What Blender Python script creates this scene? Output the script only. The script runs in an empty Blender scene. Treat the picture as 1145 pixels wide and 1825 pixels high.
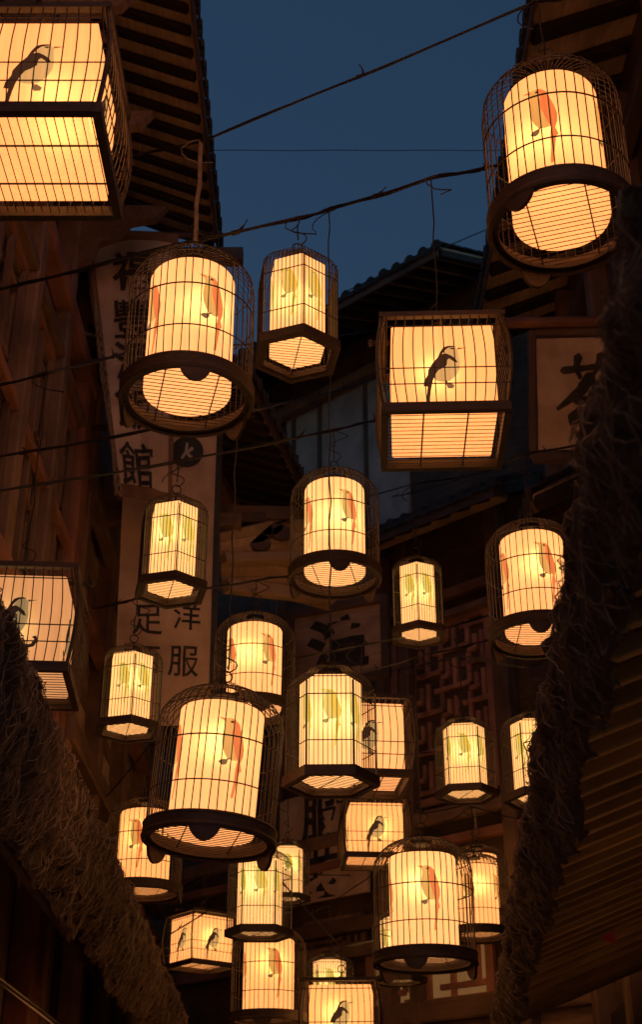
import bpy, bmesh, math, random
from mathutils import Vector, Matrix, Quaternion, noise
random.seed(7)
S = bpy.context.scene
COL = S.collection

# ---------------------------------------------------------------- camera
PITCH = math.radians(28.0); FPX = 2400.0; CX, CY = 572.5, 912.5
CAM = Vector((0, 0, 1.6))
cd = bpy.data.cameras.new('camera'); cam = bpy.data.objects.new('camera', cd); COL.objects.link(cam)
cam.location = CAM; cam.rotation_euler = (math.pi/2 + PITCH, 0, 0)
cd.sensor_fit = 'VERTICAL'; cd.sensor_height = 36; cd.lens = 36*FPX/1825
cd.clip_start = 0.05; cd.clip_end = 2000
cd.dof.use_dof = True; cd.dof.focus_distance = 6.3; cd.dof.aperture_fstop = 5.0
S.camera = cam

# ---------------------------------------------------------------- sky at dusk
W = bpy.data.worlds.new('World'); S.world = W; W.use_nodes = True
nt = W.node_tree; bg = nt.nodes['Background']
sky = nt.nodes.new('ShaderNodeTexSky'); sky.sky_type = 'NISHITA'; sky.sun_disc = False
sky.sun_elevation = math.radians(-3.0); sky.sun_rotation = math.radians(150); sky.altitude = 0
sky.air_density = 1.0; sky.dust_density = 0.6; sky.ozone_density = 2.0
tint = nt.nodes.new('ShaderNodeMix'); tint.data_type = 'RGBA'; tint.blend_type = 'MULTIPLY'; tint.inputs[0].default_value = 1
tint.inputs[7].default_value = (.62, 1.12, 1.0, 1)      # the photograph's white balance
nt.links.new(sky.outputs[0], tint.inputs[6]); nt.links.new(tint.outputs[2], bg.inputs[0]); bg.inputs[1].default_value = 1.62
# the sun has set: no sun lamp
S.view_settings.view_transform = 'Standard'; S.view_settings.look = 'None'
S.view_settings.exposure = 0.0; S.view_settings.gamma = 1.0
S.cycles.use_denoising = True
S.cycles.max_bounces = 4; S.cycles.diffuse_bounces = 3; S.cycles.glossy_bounces = 2
S.cycles.use_adaptive_sampling = True; S.cycles.adaptive_threshold = .02
S.cycles.sample_clamp_indirect = 4.0

# ---------------------------------------------------------------- geometry helpers
SP, CP = math.sin(PITCH), math.cos(PITCH)
def ray(px, py):
    dx = (px-CX)/FPX; dv = (CY-py)/FPX
    return Vector((dx, CP - dv*SP, SP + dv*CP))
def at(px, py, depth):
    return CAM + ray(px, py)*depth
def height_at(x, y, py):
    dv = (CY-py)/FPX
    return CAM.z + (y-CAM.y)*(dv*CP + SP)/(CP - dv*SP)

class MB:
    def __init__(s): s.v = []; s.f = []; s.m = []
    def add(s, vs, fs, mi=0):
        o = len(s.v); s.v += [tuple(p) for p in vs]
        s.f += [tuple(i+o for i in f) for f in fs]; s.m += [mi]*len(fs)
    def box(s, c, sz, mi=0):
        x, y, z = c; a, b, d = sz[0]/2, sz[1]/2, sz[2]/2
        vs = [(x+i*a, y+j*b, z+k*d) for i in (-1,1) for j in (-1,1) for k in (-1,1)]
        s.add(vs, [(0,1,3,2),(4,6,7,5),(0,4,5,1),(2,3,7,6),(0,2,6,4),(1,5,7,3)], mi)
    def bar(s, p0, p1, w, h, mi=0):
        p0, p1 = Vector(p0), Vector(p1); d = (p1-p0)
        q = basis(d); Y, Z = q[1]*(w/2), q[2]*(h/2)
        vs = [p + a*Y + b*Z for p in (p0, p1) for a, b in ((-1,-1),(1,-1),(1,1),(-1,1))]
        s.add(vs, [(3,2,1,0),(4,5,6,7)] + [(i,(i+1)%4,4+(i+1)%4,4+i) for i in range(4)], mi)
    def tube(s, path, r, n=5, closed=False, mi=0, cap=True):
        P = [Vector(p) for p in path]; m = len(P)
        rr = r if isinstance(r, (list, tuple)) else [r]*m
        vs = []; prev = None
        for i in range(m):
            if closed: t = P[(i+1) % m] - P[i-1]
            else: t = P[min(i+1, m-1)] - P[max(i-1, 0)]
            t.normalize()
            if prev is None:
                u = Vector((0,0,1)) if abs(t.z) < .9 else Vector((1,0,0))
                u = (u - t*u.dot(t)).normalized()
            else:
                u = (prev - t*prev.dot(t)).normalized()
            prev = u; w = t.cross(u)
            for k in range(n):
                a = 2*math.pi*k/n
                vs.append(P[i] + (u*math.cos(a) + w*math.sin(a))*rr[i])
        fs = []
        for i in range(m if closed else m-1):
            j = (i+1) % m
            for k in range(n):
                fs.append((i*n+k, i*n+(k+1)%n, j*n+(k+1)%n, j*n+k))
        if cap and not closed:
            fs.append(tuple(range(n))[::-1]); fs.append(tuple(range((m-1)*n, m*n)))
        s.add(vs, fs, mi)
    def lathe(s, prof, n=64, mi=0, closed=True, a0=0):
        vs = []; m = len(prof)
        for i in range(n):
            a = a0 + 2*math.pi*i/n
            for r, z in prof: vs.append((r*math.cos(a), r*math.sin(a), z))
        fs = []
        for i in range(n):
            j = (i+1) % n
            for k in range(m if closed else m-1):
                l = (k+1) % m
                fs.append((i*m+k, j*m+k, j*m+l, i*m+l))
        s.add(vs, fs, mi)
    def mesh(s, name, mats, smooth=False):
        me = bpy.data.meshes.new(name); me.from_pydata(s.v, [], s.f)
        for m in (mats if isinstance(mats, (list, tuple)) else [mats]): me.materials.append(m)
        if len(set(s.m)) > 1: me.polygons.foreach_set('material_index', s.m)
        if smooth: me.polygons.foreach_set('use_smooth', [True]*len(me.polygons))
        me.update(); return me
    def build(s, name, mats, parent=None, smooth=False, loc=(0,0,0), rot=(0,0,0)):
        return link(name, s.mesh(name, mats, smooth), parent, loc, rot)
def basis(d):
    x = d.normalized(); up = Vector((0,0,1)) if abs(x.z) < .95 else Vector((0,1,0))
    y = up.cross(x).normalized(); z = x.cross(y)
    return x, y, z
def link(name, me, parent=None, loc=(0,0,0), rot=(0,0,0)):
    o = bpy.data.objects.new(name, me); COL.objects.link(o); o.parent = parent
    o.location = loc; o.rotation_euler = rot; return o
def tag(o, label=None, cat=None, group=None, kind=None):
    if label: o['label'] = label
    if cat: o['category'] = cat
    if group: o['group'] = group
    if kind: o['kind'] = kind
    return o
def empty(name, loc=(0,0,0), rz=0):
    o = link(name, None, None, loc, (0,0,rz)); o.empty_display_size = .1; return o
_unit = {}
def unit_beam(mat):      # chamfered bar of length 1 along x, section 1 x 1
    if mat.name not in _unit:
        b = MB(); c = .1; h = .5
        sec = [(-h+c,-h),(h-c,-h),(h,-h+c),(h,h-c),(h-c,h),(-h+c,h),(-h,h-c),(-h,-h+c)]
        vs = [(x, y, z) for x in (0, 1) for y, z in sec]
        b.add(vs, [tuple(range(8))[::-1], tuple(range(8,16))] + [(i,(i+1)%8,8+(i+1)%8,8+i) for i in range(8)])
        _unit[mat.name] = b.mesh('beam', mat)
    return _unit[mat.name]
def beam(name, p0, p1, w, h, mat, parent):
    p0, p1 = Vector(p0), Vector(p1); d = p1-p0
    x, y, z = basis(d)
    o = link(name, unit_beam(mat), parent)
    o.rotation_euler = Matrix((x, y, z)).transposed().to_euler()
    o.location = p0; o.scale = (d.length, w, h); return o
def subdiv_tri(bm, L):
    bmesh.ops.triangulate(bm, faces=bm.faces)
    for _ in range(7):
        es = [e for e in bm.edges if e.calc_length() > L]
        if not es: break
        bmesh.ops.subdivide_edges(bm, edges=es, cuts=1)
        bmesh.ops.triangulate(bm, faces=bm.faces)

# ---------------------------------------------------------------- materials
def newmat(name):
    m = bpy.data.materials.new(name); m.use_nodes = True
    return m, m.node_tree, m.node_tree.nodes['Principled BSDF']
def wood(name, c1, c2, rough=.6, scale=3.0, stretch=(1,12,12), bump=.35, dirt=True):
    m, t, b = newmat(name); N = t.nodes; L = t.links
    tc = N.new('ShaderNodeTexCoord'); mp = N.new('ShaderNodeMapping'); mp.inputs['Scale'].default_value = stretch
    oi = N.new('ShaderNodeObjectInfo'); ad = N.new('ShaderNodeVectorMath'); ad.operation = 'ADD'
    cb = N.new('ShaderNodeCombineXYZ'); ml = N.new('ShaderNodeMath'); ml.operation = 'MULTIPLY'; ml.inputs[1].default_value = 40
    L.new(oi.outputs['Random'], ml.inputs[0]); L.new(ml.outputs[0], cb.inputs[0]); L.new(ml.outputs[0], cb.inputs[2])
    L.new(tc.outputs['Object'], mp.inputs[0]); L.new(mp.outputs[0], ad.inputs[0]); L.new(cb.outputs[0], ad.inputs[1])
    n = N.new('ShaderNodeTexNoise'); n.inputs['Scale'].default_value = scale; n.inputs['Detail'].default_value = 8; n.inputs['Roughness'].default_value = .65
    L.new(ad.outputs[0], n.inputs['Vector'])
    r = N.new('ShaderNodeValToRGB'); r.color_ramp.elements[0].position = .3; r.color_ramp.elements[1].position = .72
    r.color_ramp.elements[0].color = (*c1, 1); r.color_ramp.elements[1].color = (*c2, 1)
    L.new(n.outputs[0], r.inputs[0])
    hv = N.new('ShaderNodeHueSaturation'); mr = N.new('ShaderNodeMapRange'); mr.inputs['To Min'].default_value = .72; mr.inputs['To Max'].default_value = 1.25
    L.new(oi.outputs['Random'], mr.inputs[0]); L.new(mr.outputs[0], hv.inputs['Value']); L.new(r.outputs[0], hv.inputs['Color'])
    n2 = N.new('ShaderNodeTexNoise'); n2.inputs['Scale'].default_value = 2.3; n2.inputs['Detail'].default_value = 5
    ge = N.new('ShaderNodeNewGeometry'); L.new(ge.outputs['Position'], n2.inputs['Vector'])
    r2 = N.new('ShaderNodeValToRGB'); r2.color_ramp.elements[0].position = .35; r2.color_ramp.elements[0].color = (.45,.45,.45,1); r2.color_ramp.elements[1].position = .6
    L.new(n2.outputs[0], r2.inputs[0])
    mx = N.new('ShaderNodeMix'); mx.data_type = 'RGBA'; mx.blend_type = 'MULTIPLY'; mx.inputs[0].default_value = .8 if dirt else .2
    L.new(hv.outputs[0], mx.inputs[6]); L.new(r2.outputs[0], mx.inputs[7]); L.new(mx.outputs[2], b.inputs['Base Color'])
    bp = N.new('ShaderNodeBump'); bp.inputs['Strength'].default_value = bump; bp.inputs['Distance'].default_value = .01
    L.new(n.outputs[0], bp.inputs['Height']); L.new(bp.outputs[0], b.inputs['Normal'])
    b.inputs['Roughness'].default_value = rough
    return m
def rough_mat(name, c1, c2, scale=6, rough=.8, bump=.3, metallic=0, detail=8):
    m, t, b = newmat(name); N = t.nodes; L = t.links
    ge = N.new('ShaderNodeNewGeometry')
    n = N.new('ShaderNodeTexNoise'); n.inputs['Scale'].default_value = scale; n.inputs['Detail'].default_value = detail; n.inputs['Roughness'].default_value = .62
    L.new(ge.outputs['Position'], n.inputs['Vector'])
    r = N.new('ShaderNodeValToRGB'); r.color_ramp.elements[0].position = .32; r.color_ramp.elements[1].position = .7
    r.color_ramp.elements[0].color = (*c1, 1); r.color_ramp.elements[1].color = (*c2, 1)
    L.new(n.outputs[0], r.inputs[0]); L.new(r.outputs[0], b.inputs['Base Color'])
    if bump:
        bp = N.new('ShaderNodeBump'); bp.inputs['Strength'].default_value = bump; bp.inputs['Distance'].default_value = .01
        L.new(n.outputs[0], bp.inputs['Height']); L.new(bp.outputs[0], b.inputs['Normal'])
    b.inputs['Roughness'].default_value = rough; b.inputs['Metallic'].default_value = metallic
    return m
def cloth(name, c1, c2):
    m = rough_mat(name, c1, c2, scale=2.2, rough=.9, bump=0); t = m.node_tree; N = t.nodes; L = t.links; b = N['Principled BSDF']
    tc = N.new('ShaderNodeTexCoord'); w1 = N.new('ShaderNodeTexWave'); w1.inputs['Scale'].default_value = 90; w1.bands_direction = 'X'
    w2 = N.new('ShaderNodeTexWave'); w2.inputs['Scale'].default_value = 90; w2.bands_direction = 'Z'
    L.new(tc.outputs['Object'], w1.inputs[0]); L.new(tc.outputs['Object'], w2.inputs[0])
    a = N.new('ShaderNodeMath'); L.new(w1.outputs['Fac'], a.inputs[0]); L.new(w2.outputs['Fac'], a.inputs[1])
    bp = N.new('ShaderNodeBump'); bp.inputs['Strength'].default_value = .2; bp.inputs['Distance'].default_value = .003
    L.new(a.outputs[0], bp.inputs['Height']); L.new(bp.outputs[0], b.inputs['Normal'])
    return m
GLOW = 0.60; BULB = 1.8
def glow_mat(name, ink=(1,1,1), boost=1.0, translucent=True):
    # lamp paper: the diffused light of the lamp (emission tinted per lantern by the object colour)
    # plus the translucent paper that the bulb inside shines through
    m = bpy.data.materials.new(name); m.use_nodes = True; t = m.node_tree; N = t.nodes; L = t.links
    N.remove(N['Principled BSDF']); out = N['Material Output']
    oi = N.new('ShaderNodeObjectInfo'); tc = N.new('ShaderNodeTexCoord')
    mp = N.new('ShaderNodeMapping'); mp.inputs['Scale'].default_value = (26, 26, 1.2); L.new(tc.outputs['Object'], mp.inputs[0])
    n = N.new('ShaderNodeTexNoise'); n.inputs['Scale'].default_value = 2.2; n.inputs['Detail'].default_value = 5; L.new(mp.outputs[0], n.inputs['Vector'])
    r = N.new('ShaderNodeMapRange'); r.inputs['From Min'].default_value = .25; r.inputs['From Max'].default_value = .75
    r.inputs['To Min'].default_value = .82; r.inputs['To Max'].default_value = 1.12; L.new(n.outputs[0], r.inputs[0])
    n3 = N.new('ShaderNodeTexNoise'); n3.inputs['Scale'].default_value = 7; n3.inputs['Detail'].default_value = 3; L.new(tc.outputs['Object'], n3.inputs['Vector'])
    r3 = N.new('ShaderNodeMapRange'); r3.inputs['From Min'].default_value = .3; r3.inputs['From Max'].default_value = .7; r3.inputs['To Min'].default_value = .95; r3.inputs['To Max'].default_value = 1.03
    L.new(n3.outputs[0], r3.inputs[0])
    m0 = N.new('ShaderNodeMath'); m0.operation = 'MULTIPLY'; L.new(r.outputs[0], m0.inputs[0]); L.new(r3.outputs[0], m0.inputs[1])
    mx = N.new('ShaderNodeMix'); mx.data_type = 'RGBA'; mx.blend_type = 'MULTIPLY'; mx.inputs[0].default_value = 1
    L.new(oi.outputs['Color'], mx.inputs[6]); mx.inputs[7].default_value = (*ink, 1)
    em = N.new('ShaderNodeEmission'); L.new(mx.outputs[2], em.inputs['Color'])
    m1 = N.new('ShaderNodeMath'); m1.operation = 'MULTIPLY'; m1.inputs[1].default_value = GLOW*boost; L.new(m0.outputs[0], m1.inputs[0]); L.new(m1.outputs[0], em.inputs['Strength'])
    tr = N.new('ShaderNodeBsdfTranslucent'); tr.inputs[0].default_value = (.5, .42, .30, 1)
    df = N.new('ShaderNodeBsdfDiffuse'); df.inputs[0].default_value = (.2*ink[0], .19*ink[1], .16*ink[2], 1)
    rf = N.new('ShaderNodeBsdfRefraction'); rf.inputs['Color'].default_value = (.62, .50, .34, 1); rf.inputs['Roughness'].default_value = .9; rf.inputs['IOR'].default_value = 1.5
    mq = N.new('ShaderNodeMixShader'); mq.inputs[0].default_value = .62; L.new(tr.outputs[0], mq.inputs[1]); L.new(rf.outputs[0], mq.inputs[2])
    ms = N.new('ShaderNodeMixShader'); ms.inputs[0].default_value = .35; L.new(mq.outputs[0], ms.inputs[1]); L.new(df.outputs[0], ms.inputs[2])
    ad = N.new('ShaderNodeAddShader'); L.new(em.outputs[0], ad.inputs[0]); L.new((ms if translucent else df).outputs[0], ad.inputs[1])
    L.new(ad.outputs[0], out.inputs[0])
    if not translucent: m.cycles.emission_sampling = 'NONE'
    return m
M = {}
M['dark'] = wood('dark_wood', (.075,.043,.03), (.20,.12,.078), .6)
M['black'] = wood('black_wood', (.022,.014,.011), (.06,.036,.026), .65)  # near-black brown wood: rafters, left wall, window backs, lower right panel
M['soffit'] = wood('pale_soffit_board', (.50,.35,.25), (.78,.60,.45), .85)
M['fret'] = wood('red_fretwork', (.42,.18,.12), (.70,.36,.25), .65)
M['brown'] = wood('brown_wood', (.16,.095,.06), (.38,.23,.145), .65)
M['red'] = wood('red_wood', (.23,.095,.062), (.46,.21,.13), .6)
M['tan'] = wood('tan_board', (.50,.33,.22), (.74,.54,.38), .8)
M['bamboo'] = wood('bamboo', (.34,.22,.08), (.58,.42,.16), .45)
M['cagewood'] = wood('cage_wood', (.03,.017,.012), (.085,.047,.03), .62, dirt=False)
M['wire'] = rough_mat('cage_wire', (.018,.010,.007), (.055,.03,.019), 30, .5, 0)
M['cord'] = rough_mat('black_cord', (.012,.010,.009), (.03,.025,.02), 30, .6, 0)
M['strap'] = rough_mat('pale_strap', (.16,.11,.07), (.34,.25,.17), 18, .7, .2)
M['tile'] = rough_mat('roof_tile', (.02,.02,.022), (.06,.055,.055), 5, .8, .4)
M['plaster'] = rough_mat('plaster', (.26,.25,.25), (.52,.50,.49), 1.6, .9, .15)
M['stone'] = rough_mat('paving_stone', (.12,.11,.10), (.26,.24,.22), 2.5, .7, .4)
M['cloth'] = cloth('banner_cloth', (.44,.31,.22), (.78,.60,.46))
M['cloth2'] = cloth('old_cloth', (.46,.31,.21), (.82,.60,.44))
M['hem'] = cloth('cloth_hem', (.17,.09,.055), (.28,.16,.10))
M['hem2'] = wood('sign_board', (.40,.25,.18), (.62,.42,.30), .75)
M['ink'] = rough_mat('black_ink', (.010,.009,.009), (.075,.055,.042), 9, .7, 0)
M['whiteink'] = rough_mat('white_ink', (.45,.42,.36), (.6,.55,.48), 12, .7, 0)
M['navy'] = rough_mat('faded_black_cloth', (.03,.03,.035), (.07,.065,.065), 6, .8, 0)
M['fibre'] = rough_mat('coir_fibre', (.08,.056,.038), (.30,.21,.14), 30, .9, .6)
M['mat'] = rough_mat('coir_mat', (.05,.036,.026), (.20,.14,.10), 22, .95, 1.0)
M['net'] = rough_mat('coir_net', (.20,.15,.105), (.44,.33,.23), 9, .9, 0)
M['redcloth'] = rough_mat('red_cloth', (.35,.02,.03), (.5,.05,.06), 8, .7, 0)
M['white'] = rough_mat('white_paint', (.55,.55,.53), (.75,.75,.72), 5, .5, 0)
M['metal'] = rough_mat('dull_metal', (.10,.09,.08), (.22,.2,.18), 9, .35, .1, .8)
M['shade'] = glow_mat('lamp_paper')
RED = 2.0      # the lamps are deep orange: their red is over the picture's white
for nm, c in (('p_orange', (.43,.26,.20)), ('p_pale', (.42,.50,.35)), ('p_grey', (.12,.15,.17)), ('p_black', (.028,.03,.045)), ('p_belly', (.37,.53,.54)),
              ('p_yellow', (.47,.60,.22)), ('p_pyellow', (.46,.66,.40)), ('p_olive', (.22,.32,.26))):
    M[nm] = glow_mat('ink_' + nm[2:], c, 1.8, False)

# ---------------------------------------------------------------- writing
_glyph = {}
def glyph(ch, bold=.018):
    """outline of a character as a bmesh in the unit square"""
    cu = bpy.data.curves.new('glyph', 'FONT'); cu.body = ch; cu.size = 1; cu.offset = bold; cu.resolution_u = 3
    o = bpy.data.objects.new('glyph', cu); COL.objects.link(o)
    dg = bpy.context.evaluated_depsgraph_get(); me = bpy.data.meshes.new_from_object(o.evaluated_get(dg))
    bm = bmesh.new(); bm.from_mesh(me)
    bpy.data.objects.remove(o); bpy.data.curves.remove(cu); bpy.data.meshes.remove(me)
    xs = [v.co.x for v in bm.verts]; ys = [v.co.y for v in bm.verts]
    if not xs: return bm
    x0, x1, y0, y1 = min(xs), max(xs), min(ys), max(ys); k = max(x1-x0, y1-y0)
    for v in bm.verts:
        v.co.x = (v.co.x-(x0+x1)/2)/k; v.co.y = (v.co.y-(y0+y1)/2)/k; v.co.z = 0
    subdiv_tri(bm, .12)
    for v in bm.verts:                 # brush unevenness
        d = noise.noise_vector((v.co.x*5, v.co.y*5, ord(ch[0]) % 97))*.014
        v.co.x += d.x; v.co.y += d.y
    return bm
def brush(strokes):
    """brush strokes [(x,y,w)...] as a bmesh in the unit square (centre 0)"""
    bm = bmesh.new()
    for n_, st in enumerate(strokes):
        pts = [Vector((p[0]-.5, p[1]-.5, 0)) for p in st]; ws = [p[2] for p in st]
        P = []; Wd = []
        for i in range(len(pts)-1):
            for k in range(6):
                f = k/6; P.append(pts[i].lerp(pts[i+1], f)); Wd.append(ws[i]*(1-f)+ws[i+1]*f)
        P.append(pts[-1]); Wd.append(ws[-1])
        rows = []
        for i, p in enumerate(P):
            t = (P[min(i+1, len(P)-1)]-P[max(i-1, 0)]).normalized(); nn = Vector((-t.y, t.x, 0))
            w = Wd[i]/2*(1+.25*noise.noise((p.x*14, p.y*14, n_)))
            rows.append((bm.verts.new(p+nn*w), bm.verts.new(p-nn*w)))
        for a, b in zip(rows, rows[1:]): bm.faces.new((a[0], a[1], b[1], b[0]))
        for e, tt in ((0, -1), (-1, 1)):
            c = P[e]; t = (P[1]-P[0] if e == 0 else P[-1]-P[-2]).normalized()*tt
            tip = bm.verts.new(c + t*Wd[e]*.45)
            bm.faces.new((rows[e][0], rows[e][1], tip))
    subdiv_tri(bm, .1); return bm

class Cloth:
    """hanging cloth through four corner points (tl, tr, br, bl) in world space"""
    def __init__(s, root, tl, tr, br, bl, amp=.02, seed=0, fold=0):
        s.root = root; s.c = [Vector(p) - root.location for p in (tl, tr, br, bl)]; s.amp = amp; s.seed = seed; s.fold = fold
        s.n = (s.c[1]-s.c[0]).cross(s.c[3]-s.c[0]).normalized()      # faces away from the street camera
        if s.n.y < 0: s.n = -s.n
    def p(s, u, v, off=0):                 # u 0..1 left to right, v 0..1 top to bottom
        a = s.c[0].lerp(s.c[1], u); b = s.c[3].lerp(s.c[2], u); q = a.lerp(b, v)
        d = s.amp*(noise.noise((u*2.1+s.seed, v*2.6, s.seed*3.1)) + .45*noise.noise((u*5+s.seed, v*7, 9)))
        d += s.fold*math.sin(u*17 + 2*noise.noise((u*2, v*2, s.seed)))*v
        return q + s.n*(d - off)
    def sheet(s, name, mat, u0=0, u1=1, v0=0, v1=1, nu=24, nv=40, off=0, thick=.004):
        b = MB(); W_ = nu+1
        for sg in (0, 1):
            vs = [s.p(u0+(u1-u0)*i/nu, v0+(v1-v0)*j/nv, off - sg*thick) for j in range(nv+1) for i in range(nu+1)]
            fs = [(j*W_+i, j*W_+i+1, (j+1)*W_+i+1, (j+1)*W_+i) for j in range(nv) for i in range(nu)]
            b.add(vs, fs if sg == 0 else [f[::-1] for f in fs])
        n = W_*(nv+1); rim = list(range(W_)) + [j*W_+nu for j in range(1, nv+1)] + [nv*W_+i for i in range(nu-1, -1, -1)] + [j*W_ for j in range(nv-1, 0, -1)]
        fs = [(rim[i], rim[(i+1) % len(rim)], n+rim[(i+1) % len(rim)], n+rim[i]) for i in range(len(rim))]
        b.f += fs; b.m += [0]*len(fs)
        return b.build(name, mat, s.root, smooth=False)
    def write(s, name, bm, uc, vc, su, sv, mat, off=.004):
        for v in bm.verts: v.co = s.p(uc + v.co.x*su, vc - v.co.y*sv, off)
        me = bpy.data.meshes.new(name); bm.to_mesh(me); bm.free(); me.materials.append(mat)
        return link(name, me, s.root)

# ---------------------------------------------------------------- the setting: ground
g = MB(); g.add([(-120,-120,0),(120,-120,0),(120,120,0),(-120,120,0)], [(0,1,2,3)])
tag(g.build('ground', M['stone']), kind='structure')

# ---------------------------------------------------------------- houses
class House:
    """local frame: x along the facade, y out into the alley, z up"""
    def __init__(s, name, ox, oy, rz, label):
        s.root = empty(name, (ox, oy, 0), rz); tag(s.root, label, 'house', 'timber houses along the alley')
        s.m = Matrix.Translation((ox, oy, 0)) @ Matrix.Rotation(rz, 4, 'Z'); s.i = s.m.inverted()
    def pix(s, px, py, v=0):
        o = s.i @ CAM; d = s.i.to_3x3() @ ray(px, py); k = (v-o.y)/d.y; p = o + d*k
        return p.x, p.z
    def pt(s, px, py, v=0):
        u, z = s.pix(px, py, v); return s.m @ Vector((u, v, z))
    def box(s, name, u0, u1, v0, v1, z0, z1, mat, parent=None):
        b = MB(); b.box((0, 0, 0), (u1-u0, v1-v0, z1-z0))
        return b.build(name, mat, parent or s.root, loc=((u0+u1)/2, (v0+v1)/2, (z0+z1)/2))
    def beam(s, name, p0, p1, w, h, mat, parent=None): return beam(name, p0, p1, w, h, mat, parent or s.root)
    def roof(s, e0, e1, ze, slope, depth, spacing=.23, tiles=True, soffit='soffit', skew=None, wall_v=0, fascia=True, rw=.075, rh=.10, purlin=True):
        """eave from e0=(u,v) to e1=(u,v) at height ze, rising inwards by slope over depth metres"""
        A = Vector((e0[0], e0[1], ze)); B = Vector((e1[0], e1[1], ze)); L_ = (B-A).length
        ax = (B-A).normalized(); inn = Vector((0, -1, slope)); th = .05
        Ca, Cb = A + inn*depth, B + inn*depth
        d = MB(); up = Vector((0,0,th))
        d.add([A, B, Cb, Ca, A+up, B+up, Cb+up, Ca+up], [(0,3,2,1),(4,5,6,7),(0,1,5,4),(1,2,6,5),(2,3,7,6),(3,0,4,7)])
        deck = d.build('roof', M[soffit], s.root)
        n = int(L_/spacing)
        for i in range(n+1):
            p = A + ax*(L_*i/n) + Vector((0, 0, -rh/2-.004)) + inn*.03
            j = random.uniform(-.012, .012)
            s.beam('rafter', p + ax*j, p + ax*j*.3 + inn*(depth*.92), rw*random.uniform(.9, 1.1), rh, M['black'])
        if fascia:
            s.beam('fascia_board', A + Vector((0, .018, -.03)), B + Vector((0, .018, -.03)), .03, .16, M['dark'])
        if purlin:
            q = inn*(depth*.5) + Vector((0, 0, -rh-.075)); s.beam('purlin', A+q, B+q, .13, .13, M['brown'])
        if tiles:
            nt_ = int(L_/.21); T = Vector((0, 0, th))
            b = MB(); k = 7; R_ = .062; ln = min(depth, 1.5)
            prof = [(R_*math.cos(math.pi*a/k), R_*math.sin(math.pi*a/k)) for a in range(k+1)]
            segs = 5
            vs = []
            for sgm in range(segs):
                for e, rs in ((0, 1.0), (1, .86)):
                    y = -(sgm+e)*ln/segs
                    vs += [(x*rs, y, z*rs - y*slope) for x, z in prof]
            fs = []
            for r_ in range(segs*2-1):
                fs += [(r_*(k+1)+a, r_*(k+1)+a+1, (r_+1)*(k+1)+a+1, (r_+1)*(k+1)+a) for a in range(k)]
            fs.append(tuple(range(k+1)))
            b.add(vs, fs); disc = [(R_*1.12*math.cos(2*math.pi*a/12), .012, R_*1.12*math.sin(2*math.pi*a/12)) for a in range(12)]
            b.add(disc + [(x, -.03, z) for x, _, z in disc], [tuple(range(12)), tuple(range(12, 24))[::-1]] + [(a, 12+a, 12+(a+1) % 12, (a+1) % 12) for a in range(12)])
            me = b.mesh('tile_row', M['tile'])
            dr = MB(); hw = .075
            dr.add([(-hw, 0, .005), (hw, 0, .005), (hw*.8, .01, -.05), (0, .015, -.085), (-hw*.8, .01, -.05),
                    (-hw, -.02, .005), (hw, -.02, .005), (hw*.8, -.01, -.05), (0, -.005, -.085), (-hw*.8, -.01, -.05)],
                   [(0,1,2,3,4), (9,8,7,6,5)] + [(i, (i+1) % 5, 5+(i+1) % 5, 5+i) for i in range(5)])
            dm = dr.mesh('drip_tile', M['tile']); rz = math.atan2(ax.y, ax.x)
            for i in range(nt_+1):
                o = link('roof_tile_row', me, deck, A + ax*(L_*i/nt_) + T + Vector((0, .05, random.uniform(-.008, .012))), (random.uniform(-.02, .02), random.uniform(-.06, .06), rz if False else 0))
                if i < nt_:
                    link('drip_tile', dm, deck, A + ax*(L_*(i+.5)/nt_) + T + Vector((0, .055, .0)))
        return deck
    def lattice(s, u0, u1, z0, z1, v, nu, nz, bw, mat, paper=None, name='lattice_window'):
        fr = s.box(name, u0, u1, v-.035, v-.03, z0, z1, paper or M['dark'])
        off = Vector(fr.location)
        def bar(a, b, w=bw, t=.05, n='lattice_bar'):
            beam(n, Vector(a)-off, Vector(b)-off, t, w, mat, fr) if abs(a[2]-b[2]) < 1e-6 else beam(n, Vector(a)-off, Vector(b)-off, w, t, mat, fr)
        for a, b in (((u0, v, z0), (u1, v, z0)), ((u0, v, z1), (u1, v, z1)), ((u0, v-.002, z0), (u0, v-.002, z1)), ((u1, v-.002, z0), (u1, v-.002, z1))):
            bar(a, b, bw*1.7, .07, 'window_frame')
        du, dz = (u1-u0)/nu, (z1-z0)/nz
        for i in range(nu):
            for j in range(nz):
                x0, y0 = u0+i*du, z0+j*dz
                k = (i + 2*j) % 4
                if k in (0, 1):
                    bar((x0 - (du*.5 if i else 0), v, y0+dz*.5), (x0+du, v, y0+dz*.5))
                if k in (1, 2):
                    bar((x0+du*.5, v-.006, y0 - (dz*.5 if j else 0)), (x0+du*.5, v-.006, y0+dz))
                if k == 3:
                    bar((x0, v, y0+dz*.15), (x0+du*.5, v, y0+dz*.15)); bar((x0, v-.006, y0+dz*.15), (x0, v-.006, y0+dz*.9))
        return fr
LX = -2.15
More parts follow.
